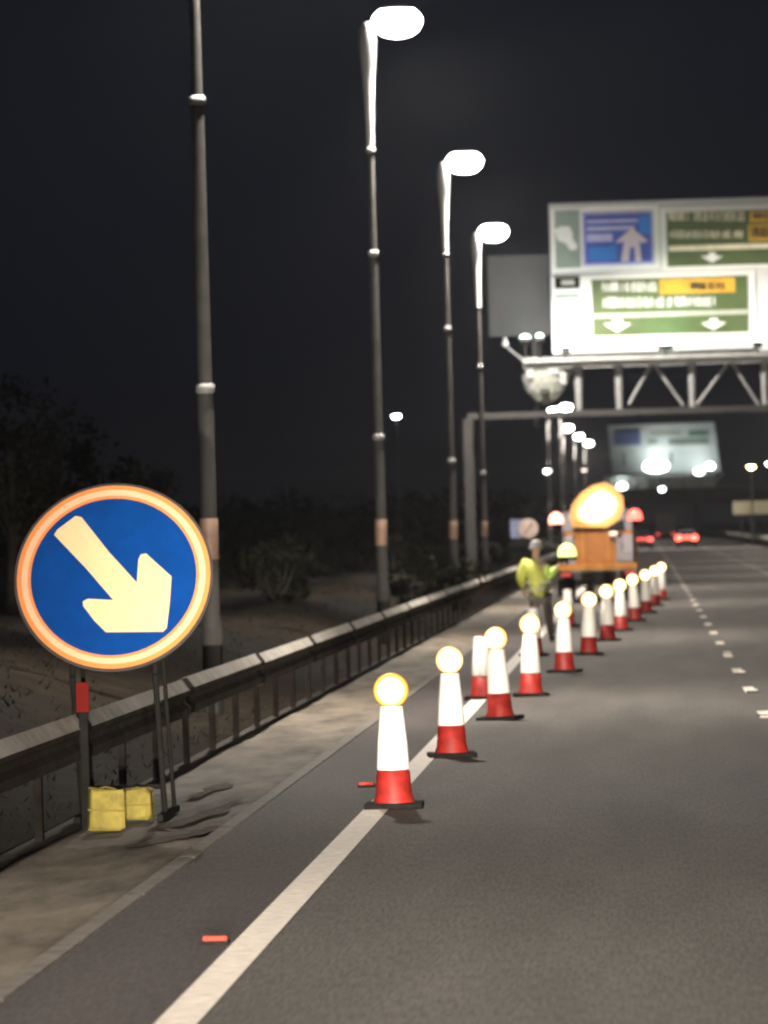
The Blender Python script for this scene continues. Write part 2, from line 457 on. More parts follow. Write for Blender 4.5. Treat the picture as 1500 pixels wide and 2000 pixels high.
# ------------------------------------------------------------------ lamp columns
def column_proto(loc, label, bright):
    t = thing('lamp_column', label, 'street lamp', loc, group='lamp columns along the verge')
    obj('pole', MB().lathe((0, 0, -.3), [(.125, 0), (.125, 1.4), (.105, 1.5), (.100, 4.2), (.088, 4.3), (.080, 7.8), (.070, 7.9), (.062, 9.8), (.060, 9.9)], 18), M['pole'], t)
    obj('bracket', MB().lathe((0, 0, 9.6), [(.066, 0), (.085, .7), (.115, 1.3), (.150, 1.75), (.160, 2.05), (.135, 2.3), (.07, 2.42), (0, 2.44)], 18).tube((.02, 0, 11.84), (.36, 0, 12.05), .105, .085, 12), mat('bracket_steel', (.55, .54, .53), .6), t)
    for z, q in ((4.0, .118), (7.55, .102), (9.55, .088)):
        obj('collar', MB().lathe((0, 0, z), [(q - .02, -.06), (q, -.04), (q, .04), (q - .02, .06)], 18), M['polepaint'], t)
    obj('band', MB().lathe((0, 0, 1.9), [(.112, 0), (.114, .01), (.114, .49), (.112, .5)], 18), M['band'], t)
    obj('access_door', MB().box((.10, 0, .75), (.06, .13, .55), ch=.01), M['pole'], t)
    ln = obj('lantern', MB().lathe((.58, 0, 12.06), [(.36, .19), (.33, .22), (.2, .25), (0, .26)], 24, sy=.6).tube((.02, 0, 11.78), (.30, 0, 12.08), .06, .05, 10), M['lantern'], t)
    obj('bowl', MB().lathe((.58, 0, 12.035), [(.34, .20), (.43, .13), (.485, .03), (.475, -.08), (.41, -.20), (.28, -.29), (.12, -.33), (0, -.335)], 24, sy=.62), bright, ln)
    ld = bpy.data.lights.new('lantern_light', 'SPOT')
    ld.energy = 17000; ld.color = (1.0, .91, .80); ld.spot_size = R(152); ld.spot_blend = .35; ld.shadow_soft_size = .22
    o = bpy.data.objects.new('lantern_light', ld); COL.objects.link(o); o.parent = t
    o.location = (.66, 0, 11.66); o.rotation_euler = (0, R(-27), 0)
    return t
lx = -5.2
col0 = column_proto((-5.35, 66, 0), 'tall grey lamp column behind the round blue sign, its top out of sight', M['bowl'])
dup(col0, (-5.08, 103.8, 0), 'tall grey lamp column with the biggest lit lantern')
dup(col0, (-5.12, 144.2, 0), 'lit lamp column second of the three whose lanterns show')
dup(col0, (-5.32, 179.0, 0), 'lit lamp column beside the grey panel at the end of the gantry sign')
nearcol = dup(col0, (-5.3, 27, 0), 'lit lamp column out of the picture, nearer than the round blue sign')
for ch in nearcol.children:
    if ch.type == 'LIGHT': ch.data = ch.data.copy(); ch.data.energy *= .33
for y in (215, 258, 305, 360, 425):  # extra columns added out of view to light the far road
    dup(col0, (13.2, y, 0), 'added lamp column out of view, lighting the far road', math.pi)['group'] = 'added lamp columns lighting the far road'
far = [(1082, 803, 'first'), (1106, 796, 'second'), (1110, 836, 'third'), (1131, 853, 'fourth'), (1150, 866, 'fifth')]
names = ['far lit lamp column left of the far gantry sign, lower of the topmost pair', 'far lit lamp column, topmost of the cluster left of the far gantry sign',
         'far lit lamp column in the middle of the cluster left of the far gantry sign', 'far lit lamp column second nearest the far gantry sign in its cluster',
         'far lit lamp column closest to the far gantry sign']
farbowl = mat('far_bowl', (.9, .9, .9), .3, emit=(1, .96, .88), es=40)
fc = None
for (px, py, _), nm in zip(far, names):
    w = ray(px, py); Y = 9.8 / w.z * w.y
    p = at(px, py, Y)
    loc = (p.x - .6, Y, 0)
    if fc is None:
        fc = column_proto(loc, nm, farbowl); fc['group'] = 'far lamp columns'
    else: dup(fc, loc, nm)

def distant_lamp(px, py, Y, col, es, label, h=None):
    p = at(px, py, Y)
    t = thing('distant_lamp', label, 'street lamp', (p.x, Y, 0), group='distant street lamps')
    obj('pole', MB().lathe((0, 0, -.3), [(.10, 0), (.06, p.z + .1)], 8), M['pole'], t)
    hd = obj('lantern', MB().lathe((0, 0, p.z + .1), [(.34, -.02), (.3, .08), (0, .14)], 14), M['lantern'], t)
    obj('bowl', MB().lathe((0, 0, p.z + .07), [(.32, 0), (.29, -.12), (.18, -.22), (0, -.25)], 14), mat('distant_bowl', (.8, .8, .8), .3, emit=col, es=es), hd)
distant_lamp(774, 813, 430, (1, .97, .92), 60, 'lone small white lamp low over the dark fields between the columns')
distant_lamp(1069, 920, 560, (1, .93, .85), 60, 'small white lamp left of the truck beacons under the far columns')
distant_lamp(1141, 918, 620, (.9, .7, .62), 4, 'dim pinkish lamp above the truck arrow board')
distant_lamp(1467, 912, 450, (1, .68, .22), 40, 'amber lamp right of the far gantry sign')
distant_lamp(1504, 906, 470, (1, .97, .92), 70, 'white lamp at the picture edge beside the amber one')

# ------------------------------------------------------------------ round blue keep-right sign on its frame, ballast
SY = 41.5
sc_ = at(222, 1127, SY)
sg = thing('keep_right_sign', 'round blue sign with a cream arrow pointing down and right', 'road sign', (sc_.x, SY, 0))
TILT = R(-20)
def on_sign(u, v, d):
    q = Vector((u, -d, v)); q.rotate(Matrix.Rotation(TILT, 3, 'X'))
    return Vector((0, 0, sc_.z)) + q
def disc(r0, r1, d0, d1, n=64):
    m = MB(); vs = []
    for r, d in ((r0, d0), (r0, d1), (r1, d1), (r1, d0)):
        for i in range(n):
            t = 2 * math.pi * i / n; vs.append(on_sign(r * math.cos(t), r * math.sin(t), d))
    if r0 > 0:
        return m.add(vs, [(a * n + i, a * n + (i + 1) % n, ((a + 1) % 4) * n + (i + 1) % n, ((a + 1) % 4) * n + i) for a in range(4) for i in range(n)])
    vs = vs[2 * n:]
    return m.add(vs, [list(range(n)), list(range(n, 2 * n))[::-1]] + [(i, (i + 1) % n, n + (i + 1) % n, n + i) for i in range(n)])
obj('backing_plate', disc(0, .775, -.035, 0), M['black'], sg)
obj('face', disc(0, .66, .001, .006), M['signblue'], sg)
obj('ring', disc(.645, .752, .001, .012), M['signring'], sg)
arrow = [(104, 1042), (110, 1032), (146, 1006), (158, 1009), (212, 1078), (268, 1140), (271, 1094), (276, 1085), (286, 1084), (336, 1130), (333, 1180), (327, 1230), (320, 1237), (208, 1235), (185, 1212), (163, 1183), (162, 1174), (172, 1169), (222, 1173), (170, 1112)]
obj('ring_core', disc(.668, .716, .012, .016), mat('sign_ring_core', (.66, .42, .26), .6, var=.05, scale=5, spec=.1), sg)
m = MB().prism([((x - 222) / 253, (1127 - y) / 253 / .94) for x, y in arrow], lambda u, v, k: on_sign(u, v, .007 + .006 * k))
obj('arrow', m, M['signcream'], sg)
for s in (-1, 1):
    x = .32 * s
    a = on_sign(x, .5, -.07); c = on_sign(x, -.78, -.07)
    obj('frame_leg', MB().tube(a, c, .024, n=8).tube(c, (x, .30, .04), .024, n=8), M['frame'], sg)
    obj('brace', MB().tube(on_sign(x, .1, -.09), (x, 1.15, .04), .018, n=8), M['frame'], sg)
    obj('foot_bar', MB().box((x, .6, .025), (.05, 1.5, .05)), M['frame'], sg)
for v in (-.45, .35):
    obj('cross_bar', MB().tube(on_sign(-.55, v, -.055), on_sign(.55, v, -.055), .02, n=8), M['frame'], sg)
obj('cross_bar', MB().tube((-.32, .30, .25), (.32, .30, .25), .02, n=8), M['frame'], sg)
def ballast(px, py, Y, dims, rz, label, tilt=0):
    p = at(px, py, Y); rnd = random.Random(int(px))
    m = MB().box((0, 0, dims[2] / 2), dims, ch=.028, ry=tilt)
    me = MB(); me.v = [(x + rnd.uniform(-.014, .014), y + rnd.uniform(-.014, .014), max(0, z + rnd.uniform(-.014, .014))) for x, y, z in m.v]; me.f = m.f; me.sm = m.sm
    t = thing('ballast_bag', label, 'sandbag', (p.x, Y, max(0, p.z)), rz, 'yellow bags weighting the sign')
    obj('bag', me, M['yellow'], t)
    obj('seam', MB().box((0, 0, dims[2] * .5), (dims[0] + .012, dims[1] + .012, .014), ry=tilt, ch=.004), mat('bag_seam', (.16, .12, .016), .8), t)
    obj('carry_strap', MB().tube((-dims[0] * .3, 0, dims[2] - .01), (0, 0, dims[2] + .012), .008, n=6).tube((0, 0, dims[2] + .012), (dims[0] * .3, 0, dims[2] - .01), .008, n=6), mat('bag_strap', (.11, .08, .012), .8), t)
ballast(208, 1622, 40.3, (.265, .30, .315), .12, 'larger yellow bag on the ground under the round blue sign', .05)
ballast(270, 1600, 41.4, (.225, .26, .235), -.05, 'smaller yellow bag tucked beside the larger yellow one')

p = at(161, 1362, 41.0)
mp_ = thing('marker_post', 'thin verge marker post with a red reflector below the round blue sign', 'marker post', (p.x, 41.0, 0))
obj('post', MB().box((0, .03, .45), (.07, .03, p.z - .35 + .45), ch=.01), M['frame'], mp_)
obj('reflector', MB().box((0, .0, p.z), (.10, .02, .23), ch=.009), M['red'], mp_)

# ------------------------------------------------------------------ cones
def cone_proto(loc, label, lens, lamp=True, k=1):
    t = thing('traffic_cone', label, 'traffic cone', loc, group='lit cones across the lane' if lamp else 'unlit cones along the edge line')
    obj('base_plate', MB().box((0, 0, .022), (.46, .46, .044), ch=.012), M['rubber'], t)
    obj('body', MB().lathe((0, 0, .04), [(.165, 0), (.160, .03), (.145, .06), (.132, .25), (.104, .27), (.078, .76), (.05, .785), (0, .785)], 28), M['conered'], t)
    obj('sleeve', MB().lathe((0, 0, .305), [(.126, 0), (.130, .01), (.118, .22), (.090, .495), (.086, .50)], 28), M['sleeve'], t)
    if lamp:
        lb = obj('lamp', MB().box((0, .03, .83), (.13, .10, .17), ch=.02).lathe((0, .0, .93), [(.105, .06), (.125, .05), (.125, -.005)], 24, 'Y'), M['lampbody'], t)
        obj('lens', MB().lathe((0, 0, .93), [(.12 * k, .03), (.130 * k, .0), (.125 * k, -.03), (.110 * k, -.06), (.085 * k, -.085), (.05 * k, -.098), (0, -.102)], 24, 'Y'), lens, lb)
    return t
conepx = [(770, 1578), (883, 1478), (977, 1406), (1037, 1360), (1103, 1313), (1150, 1279), (1187, 1252), (1213, 1232), (1240, 1213), (1262, 1198), (1280, 1184), (1292, 1172)]
cl = ['nearest cone of the slanting row, red base and glaring amber lamp', 'second nearest lit cone, standing on the edge line', 'third lit cone, overlapping an unlit cone',
      'fourth lit cone, in front of the pale unlit sleeve', 'fifth lit cone of the slanting row, near the worker', 'sixth lit cone of the slanting row', 'seventh lit cone of the slanting row',
      'eighth lit cone of the slanting row', 'fourth lit cone from the far end of the slanting row', 'third lit cone from the far end of the slanting row',
      'last but one lit cone at the far end of the slanting row', 'farthest lit cone, at the tip of the slanting row']
c1 = None
for k, ((px, py), lb) in enumerate(zip(conepx, cl)):
    p = on_road(px, py)
    if k == 0: cone_proto((p.x, p.y, 0), lb, M['lensA'], k=1.08)
    elif c1 is None: c1 = cone_proto((p.x, p.y, 0), lb, M['lens']); c1.rotation_euler.z = .1
    else:
        q = dup(c1, (p.x, p.y, 0), lb, rg.uniform(-.25, .25)); q.rotation_euler.y = rg.uniform(-.03, .03)
u1 = None
for (px, py), lb in zip([(943, 1366), (1043, 1281), (1110, 1224), (1153, 1172)], ['unlit cone with an orange red tip behind the third lit cone', 'unlit cone with tall pale sleeve behind the fourth lit cone',
                         'unlit cone with pinkish sleeve beside the worker', 'unlit pinkish cone under the rear of the truck']):
    p = on_road(px, py)
    if u1 is None: u1 = cone_proto((p.x, p.y, 0), lb, None, False)
    else: dup(u1, (p.x, p.y, 0), lb, .2)

# ------------------------------------------------------------------ gantry with the large direction sign
M.update(
    gsteel=mat('gantry_steel', (.27, .27, .27), .5, .15, var=.2, scale=2),
    gdark=mat('gantry_leg', (.03, .028, .027), .6, .2, var=.2, scale=2),
    board=mat('sign_grey', (.62, .62, .62), .6, var=.05, scale=1),
    white=mat('sign_white', (.82, .80, .77), .5, var=.04, scale=3),
    green=mat('sign_green', (.070, .105, .030), .5, var=.15, scale=1.2),
    greygreen=mat('sign_grey_green', (.23, .29, .25), .5, var=.15, scale=1.2),
    mblue=mat('motorway_blue', (.035, .075, .42), .5, var=.12, scale=2),
    cyan=mat('sign_cyan', (.004, .17, .60), .5, var=.1, scale=2),
    lilac=mat('sign_lilac', (.42, .40, .66), .5, var=.1, scale=2),
    cream=mat('sign_text_cream', (.84, .74, .54), .5, var=.18, scale=3),
    amber=mat('sign_amber', (.66, .36, .025), .5, var=.15, scale=2),
    dim=mat('sign_text_dim', (.42, .43, .36), .5, var=.15, scale=3),
    flood=mat('floodlight_lens', (.9, .95, 1), .3, emit=(.70, 1.0, .92), es=7),
    deck=mat('walkway_deck', (.36, .37, .36), .6, .2, var=.2, scale=2),
)
GY = 186.0
def gp(px, py, dy=0): return at(px, py, GY + dy)
gx0 = gp(1022, 700).x; gx1 = 13.4
zl = gp(1200, 805).z; zu = gp(1200, 704).z
gan = thing('sign_gantry', 'steel truss gantry over the road carrying the large direction sign', 'gantry', (0, GY, 0))
def lp(x, dy, z): return Vector((x, dy, z))
legx = gp(915, 900).x
for dy in (0, 1.3):
    obj('chord', MB().box(((legx + gx1) / 2, dy, zl), (gx1 - legx, .22, .20)), M['gdark'], gan)
    obj('chord', MB().box(((gx0 + gx1) / 2, dy, zu - .10), (gx1 - gx0, .16, .16)), M['gsteel'], gan)
for px in (1130, 1209, 1352, 1494, 1640, 1790):
    x = gp(px, 760).x
    for dy in (0, 1.3):
        obj('truss_post', MB().tube((x, dy, zl + .1), (x, dy, zu - .18), .115 if dy == 0 else .07, .15 if dy == 0 else .08, n=10), M['gsteel'], gan)
for (xa, ya), (xb, yb) in [((1090, 765), (1122, 712)), ((1228, 790), (1272, 712)), ((1278, 712), (1335, 792)), ((1360, 792), (1420, 712)), ((1424, 700), (1482, 790)), ((1500, 790), (1560, 705)), ((1570, 705), (1630, 785))]:
    a = gp(xa, ya); c = gp(xb, yb)
    obj('truss_diagonal', MB().tube((a.x, .02, max(a.z, zl + .1)), (c.x, .02, min(c.z, zu - .17)), .06, n=8), M['gsteel'], gan)
for x in (legx, gx1):
    for dy in (0, 1.3):
        obj('leg', MB().box((x, dy, (zl - .1 - .3) / 2), (.30, .28, zl - .1 + .3)), M['gdark'], gan)
obj('walkway', MB().box(((gx0 + gx1) / 2, -.45, zu + .02), (gx1 - gx0, 1.0, .06)), M['deck'], gan)
obj('kick_plate', MB().box(((gx0 + gx1) / 2, -.97, zu + .06), (gx1 - gx0, .04, .15)), M['deck'], gan)
def flood(px, py, aim, power, label_x=None, big=.22):
    q = gp(px, py, -1.1)
    f = obj('floodlight', MB().box((q.x, -1.1, q.z - .02), (big * 1.7, .22, .16), rx=R(-25), ch=.02).tube((q.x, -1.05, q.z - .1), (q.x, -.99, zu + .08), .03, n=6), M['gdark'], gan)
    obj('lens', MB().lathe((q.x, -1.06, q.z + .06), [(big * .95, 0), (big * .9, .05), (big * .5, .10), (0, .12)], 14, sy=.55), M['flood'], f)
    if power:
        ld = bpy.data.lights.new('floodlight_beam', 'AREA'); ld.shape = 'RECTANGLE'; ld.size = .6; ld.size_y = .25
        ld.energy = power; ld.color = (.50, 1.0, .72) if px == 1300 else (.95, 1.0, .97)
        o = bpy.data.objects.new('floodlight_beam', ld); COL.objects.link(o)
        src = Vector((q.x, GY - 1.1, q.z + .20)); o.location = src
        o.rotation_euler = (Vector(aim) - src).to_track_quat('-Z', 'Y').to_euler()
for px, pw in ((1105, 62), (1300, 44), (1480, 18), (1640, 24)):
    a = gp(px + 10, 560, 0.35)
    flood(px, 682 - (px - 1105) * .028, a, pw, big=.18 if px != 1300 else .30)
flood(1026, 664, gp(1020, 600, 2.0), 75, big=.2)
flood(1054, 662, gp(1040, 590, .6), 5, big=.14)
tl = gp(987, 668)
obj('beacon', MB().lathe((tl.x, -.3, tl.z - .15), [(.12, 0), (.12, .08), (.03, .3), (0, .31)], 10).tube((tl.x, -.3, tl.z - .13), (gx0 + .1, -.3, zu), .025, n=6), M['gsteel'], gan)
dr = gp(1066, 748)
bk = thing('mesh_basket', 'round pale mesh basket hanging below the end of the gantry walkway', 'basket', (dr.x, GY - .35, dr.z))
bp_ = [(.62, .42), (.78, .25), (.76, 0), (.62, -.30), (.36, -.58), (.12, -.70), (0, -.71)]
obj('bowl', MB().lathe((0, 0, 0), [(r * .97, z) for r, z in bp_], 22, sy=.55), mat('basket_mesh', (.20, .215, .18), .7, var=.35, scale=9, bump=.4, bscale=30), bk)
for j in range(1, 6):
    r, z = bp_[j]
    if r > .1: obj('hoop', MB().lathe((0, 0, z), [(r * .985, -.02), (r * 1.03, 0), (r * .985, .02)], 22, sy=.56), M['gsteel'], bk)
for i in range(12):
    a = 2 * math.pi * i / 12; w_ = MB()
    for (ra, za), (rb_, zb) in zip(bp_[:-2], bp_[1:-1]):
        w_.tube((ra * math.cos(a), ra * .55 * math.sin(a), za), (rb_ * math.cos(a), rb_ * .55 * math.sin(a), zb), .014, n=5)
    obj('bar', w_, M['gsteel'], bk)
for dx, dz, w_, h_ in ((-.52, .30, .22, .30), (.30, .38, .34, .20), (.62, .12, .20, .42), (-.05, -.30, .30, .18)):
    obj('cable_box', MB().box((dx, -.42, dz), (w_, .12, h_), ch=.015), M['gdark'] if dz < 0 else M['gsteel'], bk)
h = gp(1041, 730)
obj('hanger', MB().tube((h.x - dr.x, -.2, zu - dr.z), (h.x - dr.x, -.3, -.25), .10, .055, n=10), M['gsteel'], bk)

# the large sign
sl = gp(1068, 396); sb = gp(1082, 692)
GX0 = (sl.x + sb.x) / 2 ; ZT = sl.z; ZB = gp(1250, 687).z
ds = thing('direction_sign', 'large floodlit motorway direction sign with blue and green panels', 'road sign', (0, GY + .35, 0))
def panel(name, x0, y0, x1, y1, mt, d, parent=None, r=0.06):
    a = gp(x0, (y0 + y1) / 2).x; c = gp(x1, (y0 + y1) / 2).x
    t_ = gp((x0 + x1) / 2, y0).z; bo = gp((x0 + x1) / 2, y1).z
    m = MB().box(((a + c) / 2, -d, (t_ + bo) / 2), (c - a, .03, t_ - bo))
    return obj(name, m, mt, parent or ds)
bd = MB().box(((GX0 + 8.2) / 2, .08, (ZT + ZB) / 2), (8.2 - GX0, .12, ZT - ZB), ch=.05)
obj('backing_board', bd, M['board'], ds)
def glyph_row(name, x0, y0, x1, y1, mt, d, parent, seed):
    rnd = random.Random(seed); m = MB(); x = x0; n = 0
    while x < x1 - 2:
        w = rnd.uniform(2.6, 5.2); n += 1
        a = gp(x, y0); c = gp(min(x + w, x1), y1)
        h = a.z - c.z; cz = (a.z + c.z) / 2; up = rnd.random() < .3
        th = (c.x - a.x); k = rnd.randrange(4)
        if k < 3: m.box((a.x + th * .14, -d, cz), (th * .38, .02, h * (1 if up or k else .75)))
        if k != 1: m.box((a.x + th * .86, -d, cz - (0 if k else .12 * h)), (th * .38, .02, h * .75))
        for q in ((.42, -.42), (.42, 0, -.42), (0, .42), (-.42, .1))[k]: m.box((a.x + th * .5, -d, cz + q * h * .85), (th * .44, .02, h * .26))
        x += w + rnd.uniform(.5, .9) + (3.0 if n % rnd.choice((5, 7, 8)) == 0 else 0)
    return obj(name, m, mt, parent)
# white plates
panel('plate', 1076, 402, 1287, 526, M['white'], .02)
panel('plate', 1292, 398, 1730, 520, M['white'], .02)
panel('plate', 1080, 534, 1476, 664, M['white'], .02)
panel('plate', 1080, 668, 1146, 688, M['white'], .02)
panel('plate', 1480, 530, 1740, 680, M['board'], .02)
pj = panel('junction_panel', 1084, 410, 1133, 523, M['greygreen'], .045)
def poly(name, pts, mt, d, parent):
    P_ = [gp(x, y) for x, y in pts]
    m = MB().prism([(q.x, q.z) for q in P_], lambda u, v, k: Vector((u, -d - .012 * k, v)))
    return obj(name, m, mt, parent)
poly('symbol', [(1083, 447), (1095, 441), (1112, 441), (1118, 455), (1118, 466), (1127, 478), (1126, 486), (1114, 488), (1104, 474), (1088, 468)], M['white'], .062, pj)
pb = panel('motorway_panel', 1137, 412, 1277, 517, M['lilac'], .045)
panel('blue_field', 1142, 417, 1272, 512, M['mblue'], .07, pb)
for x0, y0, x1, y1, mt in ((1146, 428, 1246, 434, M['lilac']), (1146, 441, 1240, 449, M['lilac']), (1146, 456, 1196, 471, M['lilac']), (1150, 481, 1204, 508, M['cyan']), (1248, 420, 1270, 456, M['cyan'])):
    panel('text_line', x0, y0, x1, y1, mt, .10, pb)
poly('arrow', [(1201, 474), (1234, 444), (1266, 470), (1254, 474), (1249, 470), (1253, 510), (1241, 510), (1239, 482), (1231, 482), (1228, 510), (1213, 510), (1219, 471)], mat('sign_pink', (.62, .50, .56), .5), .12, pb)
pg = panel('route_panel', 1302, 408, 1725, 514, M['green'], .045)
for x0, y0, x1, y1, mt in ((1306, 413, 1345, 430, M['cream']), (1354, 412, 1455, 431, M['cream']), (1464, 411, 1560, 432, M['amber']), (1306, 449, 1452, 464, M['cream']), (1462, 436, 1560, 469, M['amber']),
                           (1306, 476, 1560, 486, M['cream']), (1575, 412, 1700, 440, M['cream']), (1575, 450, 1690, 470, M['cream'])):
    (panel('text_line', x0, y0, x1, y1, mt, .07, pg) if mt is M['amber'] or y1 - y0 < 11 else glyph_row('text_line', x0, y0, x1, y1, mt, .07, pg, x0 + y0))
    if mt is M['amber']: glyph_row('text_line', x0 + 5, y0 + 5, x1 - 5, y1 - 6, M['gdark'], .095, pg, x0)
def down_arrow(cx, cy, par, w=26, h=15):
    poly('arrow', [(cx - w * .3, cy - h * .62), (cx + w * .3, cy - h * .66), (cx + w * .36, cy - h * .1), (cx + w, cy - h * .05), (cx, cy + h), (cx - w, cy), (cx - w * .36, cy - h * .1)], M['white'], .07, par)
down_arrow(1391, 500, pg, 22, 12); down_arrow(1610, 496, pg, 22, 12)
pm = panel('route_panel', 1156, 541, 1462, 652, M['green'], .045)
for x0, y0, x1, y1, mt in ((1176, 550, 1284, 569, M['white']), (1288, 543, 1436, 572, M['amber']), (1176, 579, 1312, 600, M['white']), (1318, 578, 1400, 598, M['white']), (1156, 608, 1462, 617, M['dim'])):
    (panel('text_line', x0, y0, x1, y1, mt, .07, pm) if mt is M['amber'] or y1 - y0 < 11 else glyph_row('text_line', x0, y0, x1, y1, mt, .07, pm, x0 + y0))
    if mt is M['amber']: glyph_row('text_line', x0 + 60, y0 + 7, x1 - 18, y1 - 7, M['gdark'], .095, pm, x0)
down_arrow(1206, 632, pm, 27, 16); down_arrow(1394, 630, pm, 25, 14)
pd = panel('distance_panel', 1083, 540, 1132, 563, M['frame'], .045)
panel('text_line', 1096, 546, 1122, 556, M['dim'], .07, pd)
panel('text_line', 1083, 574, 1132, 582, M['greygreen'], .045)
panel('text_line', 1083, 600, 1132, 608, M['greygreen'], .045)

rp = thing('blank_panel', 'plain dark grey panel beside the large direction sign', 'sign panel', (0, GY + 2.2, 0))
a = at(957, 500, GY + 2.2); c = at(1064, 655, GY + 2.2)
obj('sheet', MB().box(((a.x + c.x) / 2 + .05, 0, (a.z + c.z) / 2), (c.x - a.x + .3, .05, a.z - c.z), ch=.015), mat('panel_grey', (.10, .098, .098), .6, var=.12, scale=.7), rp)
for f_ in (.3, .7):
    obj('stiffener', MB().box((a.x + (c.x - a.x) * f_, .09, (a.z + c.z) / 2), (.08, .10, a.z - c.z - .1)), M['gdark'], rp)
obj('support', MB().box((a.x + (c.x - a.x) * .8, .16, (c.z + zl) / 2), (.16, .14, c.z - zl + .8)), M['gdark'], rp)

# ------------------------------------------------------------------ the second gantry, far down the road
HY = 500.0
def hp(px, py): return at(px, py, HY)
g2 = thing('sign_gantry', 'far lit gantry truss crossing the road beyond the truck', 'gantry', (0, HY, 0))
xa, xb = hp(1180, 940).x, hp(1398, 940).x
z1, z0 = hp(1290, 928).z, hp(1290, 958).z
fsteel = mat('far_gantry_steel', (.50, .53, .49), .5, .1, var=.2, scale=.6)
for dy in (0, 1.6):
    obj('chord', MB().box(((xa + 12) / 2, dy, z0), (12 - xa, .25, .3)), M['gdark'], g2)
    obj('chord', MB().box(((xa + xb) / 2, dy, z1), (xb - xa, .2, .2)), fsteel, g2)
n = 7
for i in range(n):
    x = xa + (xb - xa) * (i + .5) / n
    obj('truss_post', MB().tube((x, 0, z0), (x, 0, z1), .12, n=8), fsteel, g2)
    obj('truss_diagonal', MB().tube((x, .02, z0), (x + (xb - xa) / n, .02, z1), .08, n=6), fsteel, g2)
    obj('mesh_panel', MB().box((x, .5, (z0 + z1) / 2), ((xb - xa) / n * .9, .04, (z1 - z0) * .8)), fsteel, g2)
for x in (xa - 1.2, 12.0):
    obj('leg', MB().box((x, .8, z0 / 2 - .3), (.5, .8, z0 + .3)), M['gdark'], g2)
obj('chord', MB().box((xa - .6, .8, z0), (1.3, .2, .25)), M['gdark'], g2)
obj('walkway', MB().box(((xa + xb) / 2, -.9, z1 - .12), (xb - xa, 1.6, .06)), fsteel, g2)
ffl = mat('far_flood_lens', (.9, .95, 1), .3, emit=(.95, 1, 1), es=14)
def flood2(px, py, rx, rz, power, aim=(1290, 880)):
    q = hp(px, py)
    f = obj('floodlight', MB().box((q.x, -1.75, q.z - rz * .9), (rx * 1.2, .3, .3), ch=.05).tube((q.x, -1.7, q.z - rz), (q.x, -1.5, z1 - .1), .06, n=6), M['gdark'], g2)
    obj('housing', MB().lathe((q.x, -1.9, q.z), [(1.04, .04), (1.06, .10), (.7, .25), (0, .28)], 18, 'Y', sx=rx, sy=rz), M['gdark'], f)
    obj('lens', MB().lathe((q.x, -1.9, q.z), [(0, -.10), (.6, -.08), (.92, -.02), (1.0, .05)], 18, 'Y', sx=rx, sy=rz), ffl, f)
    if power:
        ld = bpy.data.lights.new('floodlight_beam', 'AREA'); ld.size = .8; ld.energy = power; ld.color = (.93, 1, .97)
        o = bpy.data.objects.new('floodlight_beam', ld); COL.objects.link(o)
        o.location = (q.x, HY - 1.7, q.z + rz + .15); o.rotation_euler = (hp(*aim) + Vector((0, .4, 0)) - o.location).to_track_quat('-Z', 'Y').to_euler()
flood2(1281, 911, 1.2, .62, 85)
flood2(1365, 921, .42, .34, 75, (1360, 860))
flood2(1386, 911, .42, .34, 0)
flood2(1215, 950, .45, .3, 75, (1225, 840))
flood2(1293, 956, .28, .2, 0)
d2 = thing('direction_sign', 'far pale direction sign under the lower edge of the near gantry', 'road sign', (0, HY + .4, 0))
Q = [hp(*q) for q in ((1187, 831), (1395, 823), (1408, 921), (1196, 925))]
m = MB().prism([(q.x, q.z) for q in Q], lambda u, v, k: Vector((u, .12 * k, v)))
obj('board', m, mat('far_board', (.60, .66, .65), .6, var=.1, scale=.4), d2)
def p2(name, x0, y0, x1, y1, mt):
    a = hp(x0, y0); c = hp(x1, y1)
    obj(name, MB().box(((a.x + c.x) / 2, -.03, (a.z + c.z) / 2), (c.x - a.x, .04, a.z - c.z)), mt, d2)
pale = mat('far_pale', (.70, .74, .72), .6)
p2('border', 1188, 831, 1393, 836, pale); p2('border', 1196, 873, 1398, 878, pale); p2('border', 1255, 834, 1260, 874, pale)
p2('blue_panel', 1198, 837, 1251, 868, mat('far_blue', (.13, .17, .36), .6)); p2('text_line', 1266, 857, 1284, 866, M['greygreen'])
p2('text_line', 1306, 857, 1384, 866, M['greygreen']); p2('text_line', 1345, 841, 1384, 850, mat('far_green', (.13, .24, .19), .6)); p2('text_line', 1270, 842, 1330, 849, M['dim'])
p2('text_line', 1216, 884, 1221, 908, M['greygreen']); p2('text_line', 1308, 883, 1314, 906, M['greygreen'])

# ------------------------------------------------------------------ overbridge
BY = 1100.0
br = thing('road_bridge', 'dark overbridge crossing the road in the far distance', 'bridge', (0, BY, 0))
conc = mat('bridge_concrete', (.20, .17, .145), .85, var=.25, scale=.3)
obj('deck', MB().box((10, 0, 6.6), (120, 9, 1.6)), conc, br)
obj('parapet', MB().box((10, -4.4, 7.9), (120, .3, 1.0)), conc, br)
for x in (-7.5, 10.6, 27):
    obj('pier', MB().box((x, 0, 2.9), (1.2, 6, 5.8)), conc, br)
b = MB()
for sx, x0 in ((-1, -11), (1, 31)):
    b.add([(x0, BY - 20, -.1), (x0 + sx * 18, BY - 12, 6.2), (x0 + sx * 400, BY - 12, 8), (x0 + sx * 400, BY - 60, -.1),
           (x0, BY + 20, -.1), (x0 + sx * 18, BY + 12, 6.2), (x0 + sx * 400, BY + 12, 8), (x0 + sx * 400, BY + 60, -.1)],
          [(0, 1, 2, 3), (1, 5, 6, 2), (4, 7, 6, 5), (0, 4, 5, 1)])
obj('hills', b, M['verge'], kind='structure')
a = at(1432, 980, 452); c = at(1520, 1003, 452)
